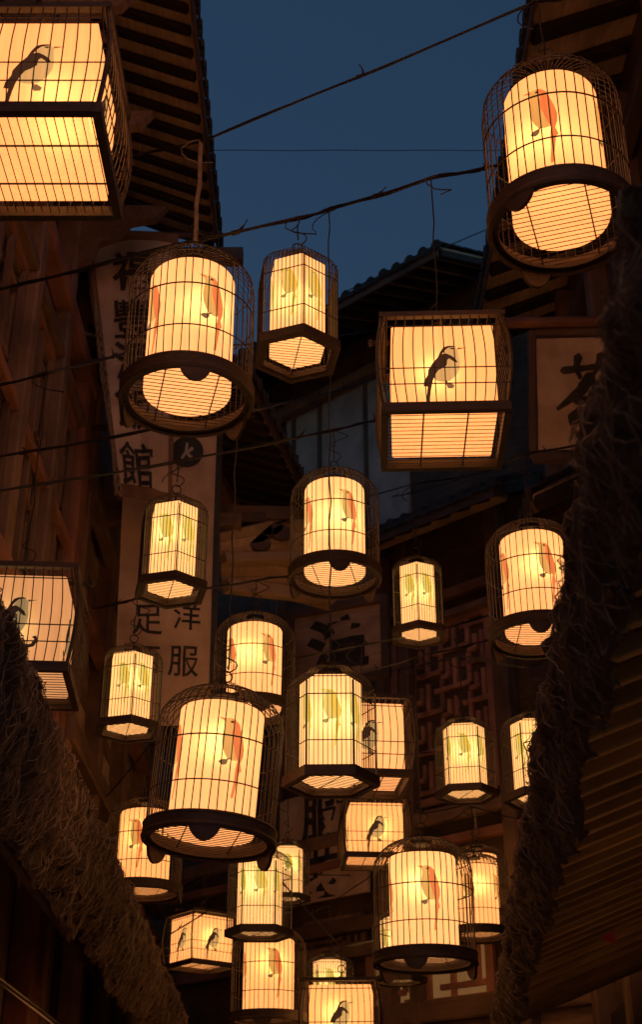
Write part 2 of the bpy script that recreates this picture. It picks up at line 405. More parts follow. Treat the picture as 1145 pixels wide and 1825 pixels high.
# --- house on the left: tall front with a deep eave
A = House('timber_house', LX, 6.0, -math.pi/2, 'dark timber house with red beams and a deep raftered eave beside the restaurant banner')
ua = lambda Y: 6.0 - Y
A.box('wall', ua(10.25), ua(0.5), -.25, -.06, 0, 10.6, M['black'])
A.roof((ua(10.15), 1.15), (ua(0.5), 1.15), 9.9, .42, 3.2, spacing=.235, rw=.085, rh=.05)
for z, w, h, m in ((8.25, .16, .17, 'red'), (7.75, .10, .10, 'brown'), (9.35, .14, .16, 'dark'), (5.35, .18, .2, 'red'), (4.5, .12, .14, 'brown'), (6.55, .07, .08, 'red')):
    A.beam('wall_beam', (ua(10.2), .06, z), (ua(.6), .06, z), w, h, M[m])
for Y in (10.08, 8.95, 7.85, 6.7, 5.5, 4.3, 3.1):
    A.beam('post', (ua(Y), .02, 0), (ua(Y), .02, 9.9), .17 if Y < 10 else .34, .2, M['brown' if Y < 10 else 'red'])
for Y0, Y1 in ((9.08, 9.88), (7.98, 8.82), (6.84, 7.72), (5.64, 6.56)):
    A.lattice(ua(Y1), ua(Y0), 5.55, 7.62, -.02, 4, 7, .04, M['brown'], M['black'])
    A.box('wall_panel', ua(Y1), ua(Y0), -.055, -.03, 7.84, 8.12, M['dark'])
    for z_ in (7.66, 5.5): A.beam('window_rail', (ua(Y1), .03, z_), (ua(Y0), .03, z_), .05, .07, M['red'])
    for y_ in (Y0+.03, (Y0+Y1)/2, Y1-.03): A.beam('window_stile', (ua(y_), .025, 5.55), (ua(y_), .025, 7.62), .055, .05, M['brown'])
    A.box('wall_panel', ua(Y1), ua(Y0), -.055, -.03, 4.6, 5.2, M['red'])
for Y in (9.95, 8.95, 7.85, 6.7):       # carved brackets under the eave
    b = MB(); prof = [(0,0),(.0,-.62),(.10,-.58),(.16,-.40),(.30,-.34),(.42,-.18),(.62,-.14),(.72,0)]
    vs = [(sx*.04, y, z) for sx in (-1, 1) for y, z in prof]; n = len(prof)
    b.add(vs, [tuple(range(n)), tuple(range(n, 2*n))[::-1]] + [(i, n+i, n+(i+1) % n, (i+1) % n) for i in range(n)])
    b.build('bracket', M['brown'], A.root, loc=(ua(Y), .12, 9.3))
A.beam('tie_beam', (ua(10.0), -.1, 9.62), (ua(10.0), 1.42, 9.62), .13, .15, M['dark'])
# lower pent eave of the left row
A.beam('wall_beam', (ua(10.2), .22, 3.9), (ua(.6), .22, 3.9), .14, .2, M['brown'])

# --- second house on the left, beyond the first, with a lower flared roof
B = House('timber_house', LX, 12.9, -math.pi/2, 'timber house with a low tiled eave, plank front and carved bracket behind the banners')
ub = lambda Y: 12.9 - Y
B.box('wall', ub(17.6), ub(10.26), -.25, -.06, 0, 9.6, M['dark'])
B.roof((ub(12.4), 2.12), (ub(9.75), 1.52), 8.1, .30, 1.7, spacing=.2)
for z, h, m in ((5.15, .2, 'brown'), (6.3, .16, 'red'), (4.7, .12, 'red'), (7.4, .18, 'brown')):
    B.beam('wall_beam', (ub(17.5), .1, z), (ub(10.35), .1, z), .14, h, M[m])
nb = 0
z = 5.3
while z < 7.2:
    B.box('wall_plank', ub(17.4), ub(10.35), -.058, -.035 + .008*(nb % 2), z, z+.16, M['tan' if nb % 3 else 'brown']); z += .172; nb += 1
for Y in (10.45, 12.0, 13.6, 15.2):
    B.beam('post', (ub(Y), .03, 0), (ub(Y), .03, 8.4), .2, .2, M['brown'])
# curved under-eave boards and carved cloud bracket
p = at(505, 1040, 12.9); q = B.i @ p
qa = [B.i @ at(px, py, dd) for px, py, dd in ((392, 950, 12.3), (572, 925, 12.9), (590, 1090, 13.3), (398, 1058, 12.5))]
for k in range(7):
    f0, f1 = k/7+.004, (k+1)/7-.004
    pa, pb_, pc, pd = qa[0].lerp(qa[3], f0), qa[1].lerp(qa[2], f0), qa[1].lerp(qa[2], f1), qa[0].lerp(qa[3], f1)
    nn = (pb_-pa).cross(pd-pa).normalized()*.03; mid = lambda a_, b_: (a_+b_)/2 + Vector((0, 0, .05))
    pl = MB(); ring = [pa, mid(pa, pb_), pb_, pc, mid(pd, pc), pd]
    pl.add(ring + [p_+nn for p_ in ring], [(0,1,4,5), (1,2,3,4), (11,10,7,6), (10,9,8,7)] + [(a_, a_+6, (a_+1) % 6+6, (a_+1) % 6) for a_ in range(6)])
    pl.build('soffit_plank', M['tan'], B.root)
for f, w in ((.34, .09), (.80, .12)):
    a_, b_ = qa[0].lerp(qa[3], f), qa[1].lerp(qa[2], f); B.beam('eave_beam', a_ + Vector((.03, .03, -.06)), b_ + Vector((.03, .03, -.06)), w, w, M['tan'])
for f in (.1, .6): 
    a_ = qa[0].lerp(qa[1], f); B.beam('eave_arm', (a_.x, 0, a_.z+.16), (a_.x, a_.y+.1, a_.z+.1), .12, .14, M['brown'])
br = MB()
for cx, cz, r in ((0, 0, .13), (.14, .05, .10), (.25, -.02, .07), (.05, -.12, .08), (-.12, .06, .08)):
    c = [(cx+r*math.cos(a*math.pi/8)*1.25, cz+r*math.sin(a*math.pi/8)) for a in range(16)]
    br.add([(x, 0, z) for x, z in c] + [(x, .07, z) for x, z in c], [tuple(range(16)), tuple(range(16, 32))[::-1]] + [(i, 16+i, 16+(i+1) % 16, (i+1) % 16) for i in range(16)])
k = B.i @ at(455, 945, 12.6)
br.build('carved_bracket', M['dark'], B.root, loc=k, rot=(0, 0, math.pi/2))
B.beam('bracket_arm', (k.x, 0, k.z+.1), (k.x, k.y+.1, k.z+.12), .1, .1, M['dark'])

# --- house that closes the view where the alley bends
KC = 1.18
C = House('timber_house', 1.68*KC, 12.0*KC, math.radians(137.4), 'timber house across the bend of the alley with pale plaster gable and red fretwork windows')
uR, uL = -.95, 6.6
C.box('wall', uR, uL, -.25, -.06, 0, 12.6, M['dark'])
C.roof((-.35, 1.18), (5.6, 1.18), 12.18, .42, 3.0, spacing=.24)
u0, z0 = C.pix(730, 960); u1, z1 = C.pix(512, 690); zt = C.pix(620, 690)[1]; zb = C.pix(620, 985)[1]
C.box('plaster_panel', u0, u1, -.058, .0, zb, zt, M['plaster'])
C.box('frieze_board', uR, uL, -.058, .03, zt+.003, zt+.5, M['dark'])
C.beam('wall_beam', (uR, .08, zt), (uL, .08, zt), .16, .16, M['brown'])
um = (u0+u1)/2
for px in (655, 572, 525):
    uu = C.pix(px, 820)[0]; C.beam('post', (uu, .02, zb), (uu, .02, zt), .05, .05, M['dark'])
ua_, za_ = C.pix(700, 962, .6); ub_, zb_ = C.pix(885, 872, .6)
zc_ = (za_+zb_)/2
C.beam('eave_beam', (uR+.3, .6, zc_), (ua_+.9, .6, zc_), .15, .2, M['tan'])
C.roof((uR+.2, .9), (ua_+.8, .9), zc_-.12, .55, .95, spacing=.26, soffit='dark', tiles=True, purlin=False)
for px in (905, 735, 690, 500):
    uu = C.pix(px, 1200)[0]; C.beam('post', (uu, .06, 0), (uu, .06, zc_+.2), .2 if px > 800 else .13, .2, M['brown'])
for py, m, h in ((1062, 'red', .12), (1098, 'brown', .08), (1452, 'brown', .16), (1500, 'red', .1), (1620, 'dark', .16), (1668, 'brown', .16), (1800, 'brown', .22)):
    zz = C.pix(790, py, .1)[1]; C.beam('wall_beam', (uR, .09, zz), (uL, .09, zz), .12, h, M[m])
uA, uB = C.pix(886, 1250)[0], C.pix(700, 1250)[0]; zA, zB = C.pix(790, 1425)[1], C.pix(790, 1112)[1]
C.lattice(uA+.05, uB-.05, zA, zB, .0, 7, 9, .055, M['fret'])
uA, uB = C.pix(884, 1740)[0], C.pix(655, 1740)[0]; zA, zB = C.pix(770, 1790)[1], C.pix(770, 1682)[1]
paper = rough_mat('window_paper', (.26,.17,.09), (.40,.28,.17), 3, .9, 0)
pb = paper.node_tree.nodes['Principled BSDF']; pb.inputs['Emission Color'].default_value = (1, .50, .17, 1); pb.inputs['Emission Strength'].default_value = .12
C.lattice(uA+.05, uB-.05, zA, zB, .0, 5, 2, .06, M['fret'], paper, name='lit_lattice_window')
uA, uB = C.pix(650, 1690)[0], C.pix(545, 1690)[0]; zA, zB = C.pix(600, 1712)[1], C.pix(600, 1640)[1]
C.lattice(uA, uB, zA, zB, .0, 4, 3, .04, M['brown'])
C.box('ground_floor_panel', uR, uL, -.058, -.02, 0, C.pix(790, 1822)[1], M['brown'])
# wall sign with two big characters
us0, us1 = C.pix(662, 1520, .05)[0], C.pix(505, 1520, .05)[0]; zs0, zs1 = C.pix(585, 1606, .05)[1], C.pix(585, 1410, .05)[1]
sg = empty('shop_sign', C.m @ Vector(((us0+us1)/2, .12, zs0))); tag(sg, 'tall brown shop sign with two large dark brush characters behind the hexagonal lanterns', 'sign')
q4 = [C.m @ Vector(t) for t in ((us1, .12, zs1), (us0, .12, zs1), (us0, .12, zs0), (us1, .12, zs0))]
sc_ = Cloth(sg, *q4, amp=.004, seed=3); sc_.sheet('board', M['cloth2'], thick=.05, nu=8, nv=16)
for ch, px, py in (('服', 570, 1455), ('裝', 573, 1558)):
    uu, zz = C.pix(px, py, .12)
    sc_.write('character', glyph(ch, .03), (us1-uu)/(us1-us0), (zs1-zz)/(zs1-zs0), .58/(us1-us0), .62/(zs1-zs0), M['ink'])

# --- house on the right
D = House('timber_house', 2.6, 6.0, math.pi/2, 'dark timber house with pale soffit boards between rafters above the round lantern and tea banner')
ud = lambda Y: Y - 6.0
D.box('wall', ud(.5), ud(13.2), -.25, -.06, 0, 10.9, M['dark'])
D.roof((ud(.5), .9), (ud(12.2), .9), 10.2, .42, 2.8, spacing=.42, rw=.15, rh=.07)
for z, m in ((9.6, 'dark'), (8.4, 'brown'), (6.0, 'red'), (5.2, 'brown')):
    D.beam('wall_beam', (ud(.6), .05, z), (ud(13.1), .05, z), .14, .16, M[m])
for Y in (12.9, 11.5, 10.1, 8.7, 7.3, 5.9, 4.5):
    D.beam('post', (ud(Y), .02, 0), (ud(Y), .02, 10.3), .2, .2, M['brown'])
for Y0, Y1 in ((11.65, 12.75), (10.25, 11.35), (8.85, 9.95)):
    D.lattice(ud(Y0), ud(Y1), 6.2, 8.25, -.02, 5, 8, .04, M['red'], M['tan'])
D.roof((ud(10.3), .75), (ud(13.0), .75), 7.2, .5, .8, spacing=.36, rw=.13, rh=.11, purlin=False)

D.box('ground_floor_panel', ud(.5), ud(13.2), -.058, -.01, 0, 3.3, M['black'])
for z in (.4, 1.2, 2.0, 2.8): D.beam('shop_rail', (ud(.6), .03, z), (ud(13.1), .03, z), .06, .08, M['dark'])
# --- far house behind, only its roof and upper wall show
E = House('timber_house', -1.3, 21.0, math.pi, 'distant house with a dark tiled roof behind the hexagonal lantern')
E.box('wall', -5, 3.2, -.3, 0, 0, 15.2, M['brown'])
E.roof((-5.2, .8), (3.4, .8), 14.9, .5, 2.5, spacing=.4)

# ---------------------------------------------------------------- banners
def banner(name, label, corners, depth_y=None, depth=None, amp=.03, seed=1, mat='cloth', hem=True, fold=0):
    P = []
    for px, py in corners:
        r = ray(px, py); P.append(CAM + r*((depth_y-CAM.y)/r.y if depth_y else depth))
    root = empty(name, (P[2]+P[3])/2); tag(root, label, 'banner', 'cloth banners along the alley')
    c = Cloth(root, *P, amp=amp, seed=seed, fold=fold)
    c.sheet('cloth', M[mat])
    if hem:
        c.sheet('hem', M['hem'], 0, .09, 0, 1, 4, 40, .006, .003); c.sheet('hem', M['hem'], .93, 1, 0, 1, 4, 40, .006, .003)
        c.sheet('hem', M['hem'], .0895, .9305, 0, .035, 20, 3, .0062, .003); c.sheet('hem', M['hem'], .0895, .9305, .955, 1, 20, 3, .0062, .003)
    return root, c, P
r1, c1, P1 = banner('restaurant_banner', 'long tan cloth banner with five black characters reading downwards, rope-bound left edge',
                    ((146, 412), (318, 418), (306, 905), (208, 884)), depth_y=9.45, amp=.05, seed=2)
for i, (ch, v) in enumerate((('福', .155), ('豐', .345), ('源', .51), ('飯', .68), ('館', .88))):
    c1.write('character', glyph(ch, .012 if ch in '豐飯館' else .024), .49 - .02*i, v, .44 + .03*i, .155, M['ink'], .009)
b = MB(); pts = [c1.p(.045, t/60, .02) for t in range(61)]
for ph in (0, 2.1, 4.2):
    b.tube([p + Vector((math.cos(i*1.1+ph)*.016, 0, math.sin(i*1.1+ph)*.016)) + Vector((math.cos(i*.9+ph), 0, 0))*.012 for i, p in enumerate(pts)], .011, 5)
b.build('rope_binding', M['strap'], r1, True)
pole_l, pole_r = P1[0] + (P1[0]-P1[1])*.06, P1[1] + (P1[1]-P1[0])*.14
b = MB(); b.tube([pole_l - r1.location + Vector((0, .05, .03)), pole_r - r1.location + Vector((0, .05, .03))], .03, 8)
b.build('pole', M['dark'], r1, True)
r2, c2, P2 = banner('tailor_banner', 'brown cloth banner with round black badge above smaller brush characters',
                    ((224, 762), (397, 766), (381, 1296), (200, 1290)), depth_y=10.1, amp=.04, seed=5, mat='cloth2', hem=False)
c2.sheet('edge_strip', M['navy'], .94, 1, 0, 1, 3, 40, .006, .003)
for ch, u, v, sz in (('足', .31, .672, .30), ('洋', .70, .655, .27), ('服', .68, .80, .30), ('西', .31, .80, .26)):
    c2.write('character', glyph(ch, .008), u, v, sz, sz*.34, M['ink'])
bm = bmesh.new(); bmesh.ops.create_circle(bm, cap_ends=True, segments=40, radius=.5); subdiv_tri(bm, .12)
c2.write('badge', bm, .64, .085, .34, .115, M['navy'])
c2.write('badge_mark', brush([[(.5,.85,.10),(.47,.5,.12),(.3,.2,.12)], [(.72,.62,.16),(.5,.42,.12)], [(.5,.42,.12),(.72,.22,.14)]]), .64, .085, .24, .085, M['whiteink'], .008)
b = MB(); b.tube([P2[0]-r2.location+Vector((-.55,.05,.03)), P2[1]-r2.location+Vector((.06,.05,.03))], .03, 8); b.build('pole', M['dark'], r2, True)

# tea banner on a pole fixed to the right house
TD = 11.0
r3 = empty('tea_banner', at(1030, 812, TD)); tag(r3, 'framed cloth banner with one big brushed character for tea beside the rough fibre fringe', 'banner', 'cloth banners along the alley')
cc = [at(px, py, TD) for px, py in ((957, 604), (1100, 600), (1103, 800), (961, 802))]
c3 = Cloth(r3, *cc, amp=.02, seed=8); c3.sheet('cloth', M['cloth'])
tea = [[(.10,.80,.07),(.45,.83,.06),(.92,.88,.08)], [(.33,.98,.10),(.30,.84,.07),(.36,.70,.05)], [(.66,1.0,.08),(.62,.86,.06),(.55,.72,.04)],
       [(.52,.72,.13),(.36,.52,.12),(.02,.28,.04)], [(.52,.66,.06),(.70,.48,.13),(1.02,.36,.16)], [(.28,.38,.07),(.55,.42,.07),(.76,.44,.09)],
       [(.53,.52,.08),(.54,.25,.10),(.52,.02,.11),(.42,.06,.04)], [(.34,.28,.05),(.24,.13,.15)], [(.68,.26,.07),(.84,.10,.15)]]
c3.write('character', brush([[(x, y, w*1.35) for x, y, w in st] for st in tea]), .66, .49, .86, .66, M['ink'], .006)
def rel(px, py, d): return at(px, py, d) - r3.location
for a, b_ in (((948, 592), (1112, 588)), ((950, 816), (1114, 813)), ((948, 590), (951, 818)), ((1110, 588), (1113, 815))):
    beam('frame_bar', rel(*a, TD+.03), rel(*b_, TD+.03), .06, .085, M['dark'], r3)
b = MB(); b.tube([rel(893, 576, TD), rel(1000, 574, TD), rel(1152, 570, TD)], .045, 10); b.build('pole', M['red'], r3, True)

# sign board with frame in front of the bend house
r4 = empty('name_board', at(602, 1215, 14.2), math.radians(-24)); tag(r4, 'framed brown name board with one dark character above the face-on hexagonal lantern', 'sign')
wB, hB = 1.12, .86
b = MB(); b.box((0, .03, hB/2), (wB, .04, hB)); b.build('board', M['hem2'], r4)
for a, b_ in (((-wB/2-.03, 0, 0), (wB/2+.03, 0, 0)), ((-wB/2-.03, 0, hB), (wB/2+.03, 0, hB)), ((-wB/2, -.003, -.03), (-wB/2, -.003, hB+.03)), ((wB/2, -.003, -.03), (wB/2, -.003, hB+.03))):
    beam('frame_bar', a, b_, .09, .09, M['dark'], r4)
bm = glyph('漳', .035)
for v in bm.verts: v.co = Vector((v.co.x*.72, .004, hB*.46 + v.co.y*.72))
me = bpy.data.meshes.new('character'); bm.to_mesh(me); bm.free(); me.materials.append(M['ink']); link('character', me, r4)
for x in (-.45, .45): beam('hanger', (x, .05, hB), (x, 1.1, hB+.5), .05, .05, M['dark'], r4)

# ---------------------------------------------------------------- lanterns
TAU = 2*math.pi
def mirror_x(pts): return [(-x, z) for x, z in pts]
# printed birds: polygons in metres, origin at the bird's middle, x right, z up as seen from outside
def sc(pts, cx, cy, k): return [((x-cx)*k, (cy-y)*k) for x, y in pts]
ORB = [('pale', [(590,722),(602,712),(640,708),(668,718),(694,748),(712,800),(728,850),(738,930),(700,988),(668,992),(636,985),(612,950),(594,905),(588,850),(594,800),(600,765)]),
       ('main', [(640,711),(668,716),(697,742),(715,790),(735,850),(747,905),(744,955),(728,1000),(742,1050),(728,1060),(716,1130),(700,1230),(688,1242),(682,1228),(694,1130),(697,1040),(706,990),(690,960),(672,900),(655,850),(650,800),(660,770),(648,735)]),
       ('main', [(552,711),(600,713),(606,733),(585,726)]),
       ('grey', [(578,1008),(600,994),(626,990),(640,1000),(632,1022),(612,1032),(590,1022)]),
       ('grey', [(626,992),(650,976),(656,981),(634,1000)]),
       ('dark', [(632,734),(640,727),(652,729),(656,737),(646,743),(635,741)])]
BLB = [('pale', [(412,492),(430,490),(440,500),(441,520),(444,545),(442,570),(430,595),(412,612),(392,616),(372,612),(362,600),(372,560),(392,530),(400,505)]),
       ('dark', [(396,492),(408,487),(424,486),(434,490),(424,491),(410,494),(400,504),(392,516),(404,514),(418,522),(430,532),(438,548),(428,546),(412,532),(406,538),(404,556),(392,566),(378,574),(368,590),(360,612),(354,640),(350,670),(348,706),(341,708),(340,670),(344,632),(332,630),(334,612),(346,590),(348,572),(362,548),(378,528),(386,508)]),
       ('grey', [(438,494),(466,495),(440,501)]),
       ('dark', [(415,496),(424,494),(430,497),(422,501)]),
       ('grey', [(398,622),(410,618),(424,630),(420,640),(404,640)]), ('grey', [(396,612),(402,612),(406,622),(400,624)])]
SCR = [('dark', [(300,640),(320,628),(340,640),(360,648),(390,640),(420,634),(440,642),(460,640),(470,624),(462,616),(474,612),(482,628),(470,648),(440,656),(400,652),(370,662),(330,652),(310,650)])]
def bird_mesh(kind, wrap, k, off=.0018):
    """wrap(x, z, d) -> point at arc x, height z, d metres proud of the shade"""
    if kind == 'orange': P, cx, cy, cols = ORB, 650, 960, {'pale': 'p_pale', 'main': 'p_orange', 'grey': 'p_grey', 'dark': 'p_black'}
    elif kind == 'yellow': P, cx, cy, cols = ORB, 650, 960, {'pale': 'p_pyellow', 'main': 'p_yellow', 'grey': 'p_olive', 'dark': 'p_olive'}
    else:
        P, cx, cy = (BLB + (SCR if kind == 'scroll' else [])), 395, 590; cols = {'pale': 'p_belly', 'dark': 'p_black', 'grey': 'p_grey'}
    if kind == 'scroll': P = BLB[:1] + [('dark', [p for p in BLB[1][1] if p[1] < 600] ), BLB[2]] + SCR
    names = sorted(set(cols.values())); bm = bmesh.new()
    for li, (c, poly) in enumerate(P):
        sub = bmesh.new(); vs = [sub.verts.new((x, z, 0)) for x, z in sc(poly, cx, cy, k)]
        sub.faces.new(vs); subdiv_tri(sub, .03)
        vm = {}
        for v in sub.verts: vm[v] = bm.verts.new(wrap(v.co.x, v.co.y, off + li*.0007))
        for f in sub.faces:
            try: nf = bm.faces.new([vm[v] for v in f.verts]); nf.material_index = names.index(cols[c])
            except ValueError: pass
        sub.free()
    bmesh.ops.recalc_face_normals(bm, faces=bm.faces)
    me = bpy.data.meshes.new('bird_print'); bm.to_mesh(me); bm.free()
    for n in names: me.materials.append(M[n])
    return me
def cyl_wrap(r, a0): return lambda x, z, d: Vector(((r+d)*math.sin(a0+x/r), -(r+d)*math.cos(a0+x/r), z))
def flat_wrap(ap, a0): return lambda x, z, d: Vector(((ap+d)*math.sin(a0) + x*math.cos(a0), -(ap+d)*math.cos(a0) + x*math.sin(a0), z))
def ring_path(fn, z, n): return [fn(TAU*i/n, z) for i in range(n)]
def hook_mesh(h):
    b = MB(); b.tube([(0,0,h-.02),(0,0,h+.06)], .006, 6)
    b.tube([(.028*math.cos(a*TAU/14), 0, h+.085+.028*math.sin(a*TAU/14)) for a in range(14)], .004, 5, closed=True)
    b.tube([(0,0,h+.105)] + [(.05*math.sin(t*.55)*(1-t*.04), .02*math.cos(t*.8), h+.11+t*.012) for t in range(1, 9)] + [(0,0,h+.23)], .0035, 5)
    b.lathe([(.0,h-.03),(.05,h-.03),(.055,h-.012),(.02,h),(.0,h)], 16, closed=False)
    return b.mesh('hook', M['cord'], True)
KIND = {}
WR = .0026
def round_parts():
    R, H = .30, .74; parts = []
    b = MB(); N_ = 48
    for i in range(N_):
        a = TAU*(i+.5)/N_; ca, sa = math.cos(a), math.sin(a); j = random.uniform(-.004, .004)
        path = [(.293, .05), (.295, .2), (.296, .38), (.296, .54)]
        for t in range(1, 8):
            q = t/7*math.pi/2; path.append((.075 + .221*math.cos(q), .54 + .19*math.sin(q)))
        path += [(.066, .745), (.075, .762)]
        b.tube([(r*ca - j*sa*(z > .1), r*sa + j*ca*(z > .1), z) for r, z in path], WR, 4, cap=False)
    parts.append(('wire_cage', b.mesh('wire_cage', M['wire'], True), 'stuff'))
    for z, r, t in ((.21, .295, .0032), (.42, .296, .0036), (.60, .287, .003), (.69, .205, .003), (.733, .075, .005)):
        b = MB(); b.tube([(r*math.cos(TAU*i/64), r*math.sin(TAU*i/64), z) for i in range(64)], t, 5, closed=True)
        parts.append(('hoop', b.mesh('hoop', M['wire'], True), None))
    b = MB(); b.lathe([(.287,0),(.306,0),(.310,.012),(.306,.024),(.306,.056),(.309,.066),(.304,.074),(.287,.074)], 72)
    parts.append(('base_ring', b.mesh('base_ring', M['cagewood'], False), None))
    b = MB(); b.lathe([(.262,.012),(.2865,.012),(.2865,.026),(.262,.026)], 72); parts.append(('floor_rim', b.mesh('floor_rim', M['cagewood']), None))
    b = MB()
    for i in range(-9, 10):
        y = i*.0285; x = math.sqrt(max(.275**2-y*y, 0)); b.tube([(-x, y, .03), (x, y, .03)], .0021, 4)
    for x in (-.12, .12): y = math.sqrt(.275**2-x*x); b.tube([(x, -y, .035), (x, y, .035)], .003, 4)
    parts.append(('floor_grille', b.mesh('floor_grille', M['wire']), 'stuff'))
    for k in range(3):
        b = MB(); a0 = TAU*k/3 - math.pi/2 - .35; n = 14
        pr = []
        for i in range(n+1):
            x = -1 + 2*i/n; pr.append((x, -.062*max(0, (1-x*x))**.75*(1 if abs(x) < .99 else 0) - .001))
        vs = []
        for rr in (.289, .304):
            for x, z in pr:
                a = a0 + x*.235; vs += [(rr*math.cos(a), rr*math.sin(a), .004), (rr*math.cos(a), rr*math.sin(a), z)]
        m = (n+1)*2; fs = []
        for i in range(n):
            fs += [(2*i, 2*i+1, 2*i+3, 2*i+2), (m+2*i+2, m+2*i+3, m+2*i+1, m+2*i), (2*i+1, m+2*i+1, m+2*i+3, 2*i+3), (2*i, 2*i+2, m+2*i+2, m+2*i)]
        b.add(vs, fs); parts.append(('foot', b.mesh('foot', M['cagewood']), None))
    s = .2; b = MB(); b.lathe([(0,.045),(s-.012,.045),(s-.003,.048),(s,.056),(s,.20),(s,.4),(s,.612),(s-.004,.622),(s-.016,.626),(0,.626)], 64, closed=False)
    shade = b.mesh('lamp_shade', M['shade'], False)
    birds = [bird_mesh('orange', lambda x, z, d, a0=TAU*i/4, w=cyl_wrap(.2, 0): cyl_wrap(.2, a0)(x, z+.36, d), .00070) for i in range(4)]
    parts.append(('hook', hook_mesh(H-.01), None))
    return dict(parts=parts, shade=shade, birds=birds, H=H, R=R, W=.62, bulb=.46)
def hex_parts():
    Rc, H = .225, .60; parts = []
    def hexp(a, r):       # point on a hexagon of circumradius r; corner at a=0 -> -y
        a = a % TAU; k = int(a/(TAU/6)); f = (a - k*TAU/6)/(TAU/6)
        p0 = Vector((math.sin(k*TAU/6), -math.cos(k*TAU/6))); p1 = Vector((math.sin((k+1)*TAU/6), -math.cos((k+1)*TAU/6)))
        return p0.lerp(p1, f)*r
    b = MB(); per = 10
    for i in range(6*per):
        a = TAU*(i+.5)/(6*per)
        path = [(1., .04), (1., .2), (1., .35), (1., .47)] + [(.32 + .68*math.cos(t/6*math.pi/2), .47 + .115*math.sin(t/6*math.pi/2)) for t in range(1, 7)] + [(.29, .60), (.33, .612)]
        b.tube([(*(hexp(a, Rc*.975*r)), z) for r, z in path], .0020, 4, cap=False)
    for k in range(6):
        a = TAU*k/6; b.tube([(*hexp(a, Rc*.98), z) for z in (.04, .25, .47)], .0042, 5)
    parts.append(('wire_cage', b.mesh('wire_cage', M['wire'], False), 'stuff'))
    for z, r, t in ((.17, .985, .0028), (.40, .985, .003), (.49, .975, .0025), (.585, .32, .004)):
        b = MB(); b.tube([(*hexp(TAU*i/6, Rc*r), z) for i in range(6)], t, 5, closed=True); parts.append(('hoop', b.mesh('hoop', M['wire']), None))
    def hexband(r0, r1, z0, z1, nm):
        b = MB(); b.lathe([(r0, z0), (r1, z0), (r1, z1), (r0, z1)], 6, a0=-math.pi/2); parts.append((nm, b.mesh(nm, M['cagewood']), None))
    hexband(.205, .236, 0, .048, 'base_ring'); hexband(.185, .2045, .004, .016, 'floor_rim')
    b = MB()
    for i in range(-8, 9):
        y = i*.0225; ap = .2*math.cos(math.pi/6)
        # slab of a hexagon with corners at +-y
        x = ap if abs(y) < .1 else ap*(1-(abs(y)-.1)/.1)
        if x > .01: b.tube([(-x, y, .02), (x, y, .02)], .0018, 4)
    b.tube([(0, -.19, .024), (0, .19, .024)], .0026, 4)
    parts.append(('floor_grille', b.mesh('floor_grille', M['wire']), 'stuff'))
    s = .152; b = MB(); b.lathe([(0,.032),(s-.006,.032),(s,.038),(s,.2),(s,.35),(s,.515),(s-.005,.522),(0,.522)], 6, closed=False, a0=-math.pi/2)
    shade = b.mesh('lamp_shade', M['shade'])
    ap = s*math.cos(math.pi/6)
    birds = [bird_mesh('yellow', lambda x, z, d, a0=TAU*(i+.5)/6: flat_wrap(ap, a0)(x, z+.31, d), .00054) for i in range(6)]
    parts.append(('hook', hook_mesh(H-.02), None))
    return dict(parts=parts, shade=shade, birds=birds, H=H, R=Rc, W=.47, bulb=.36)
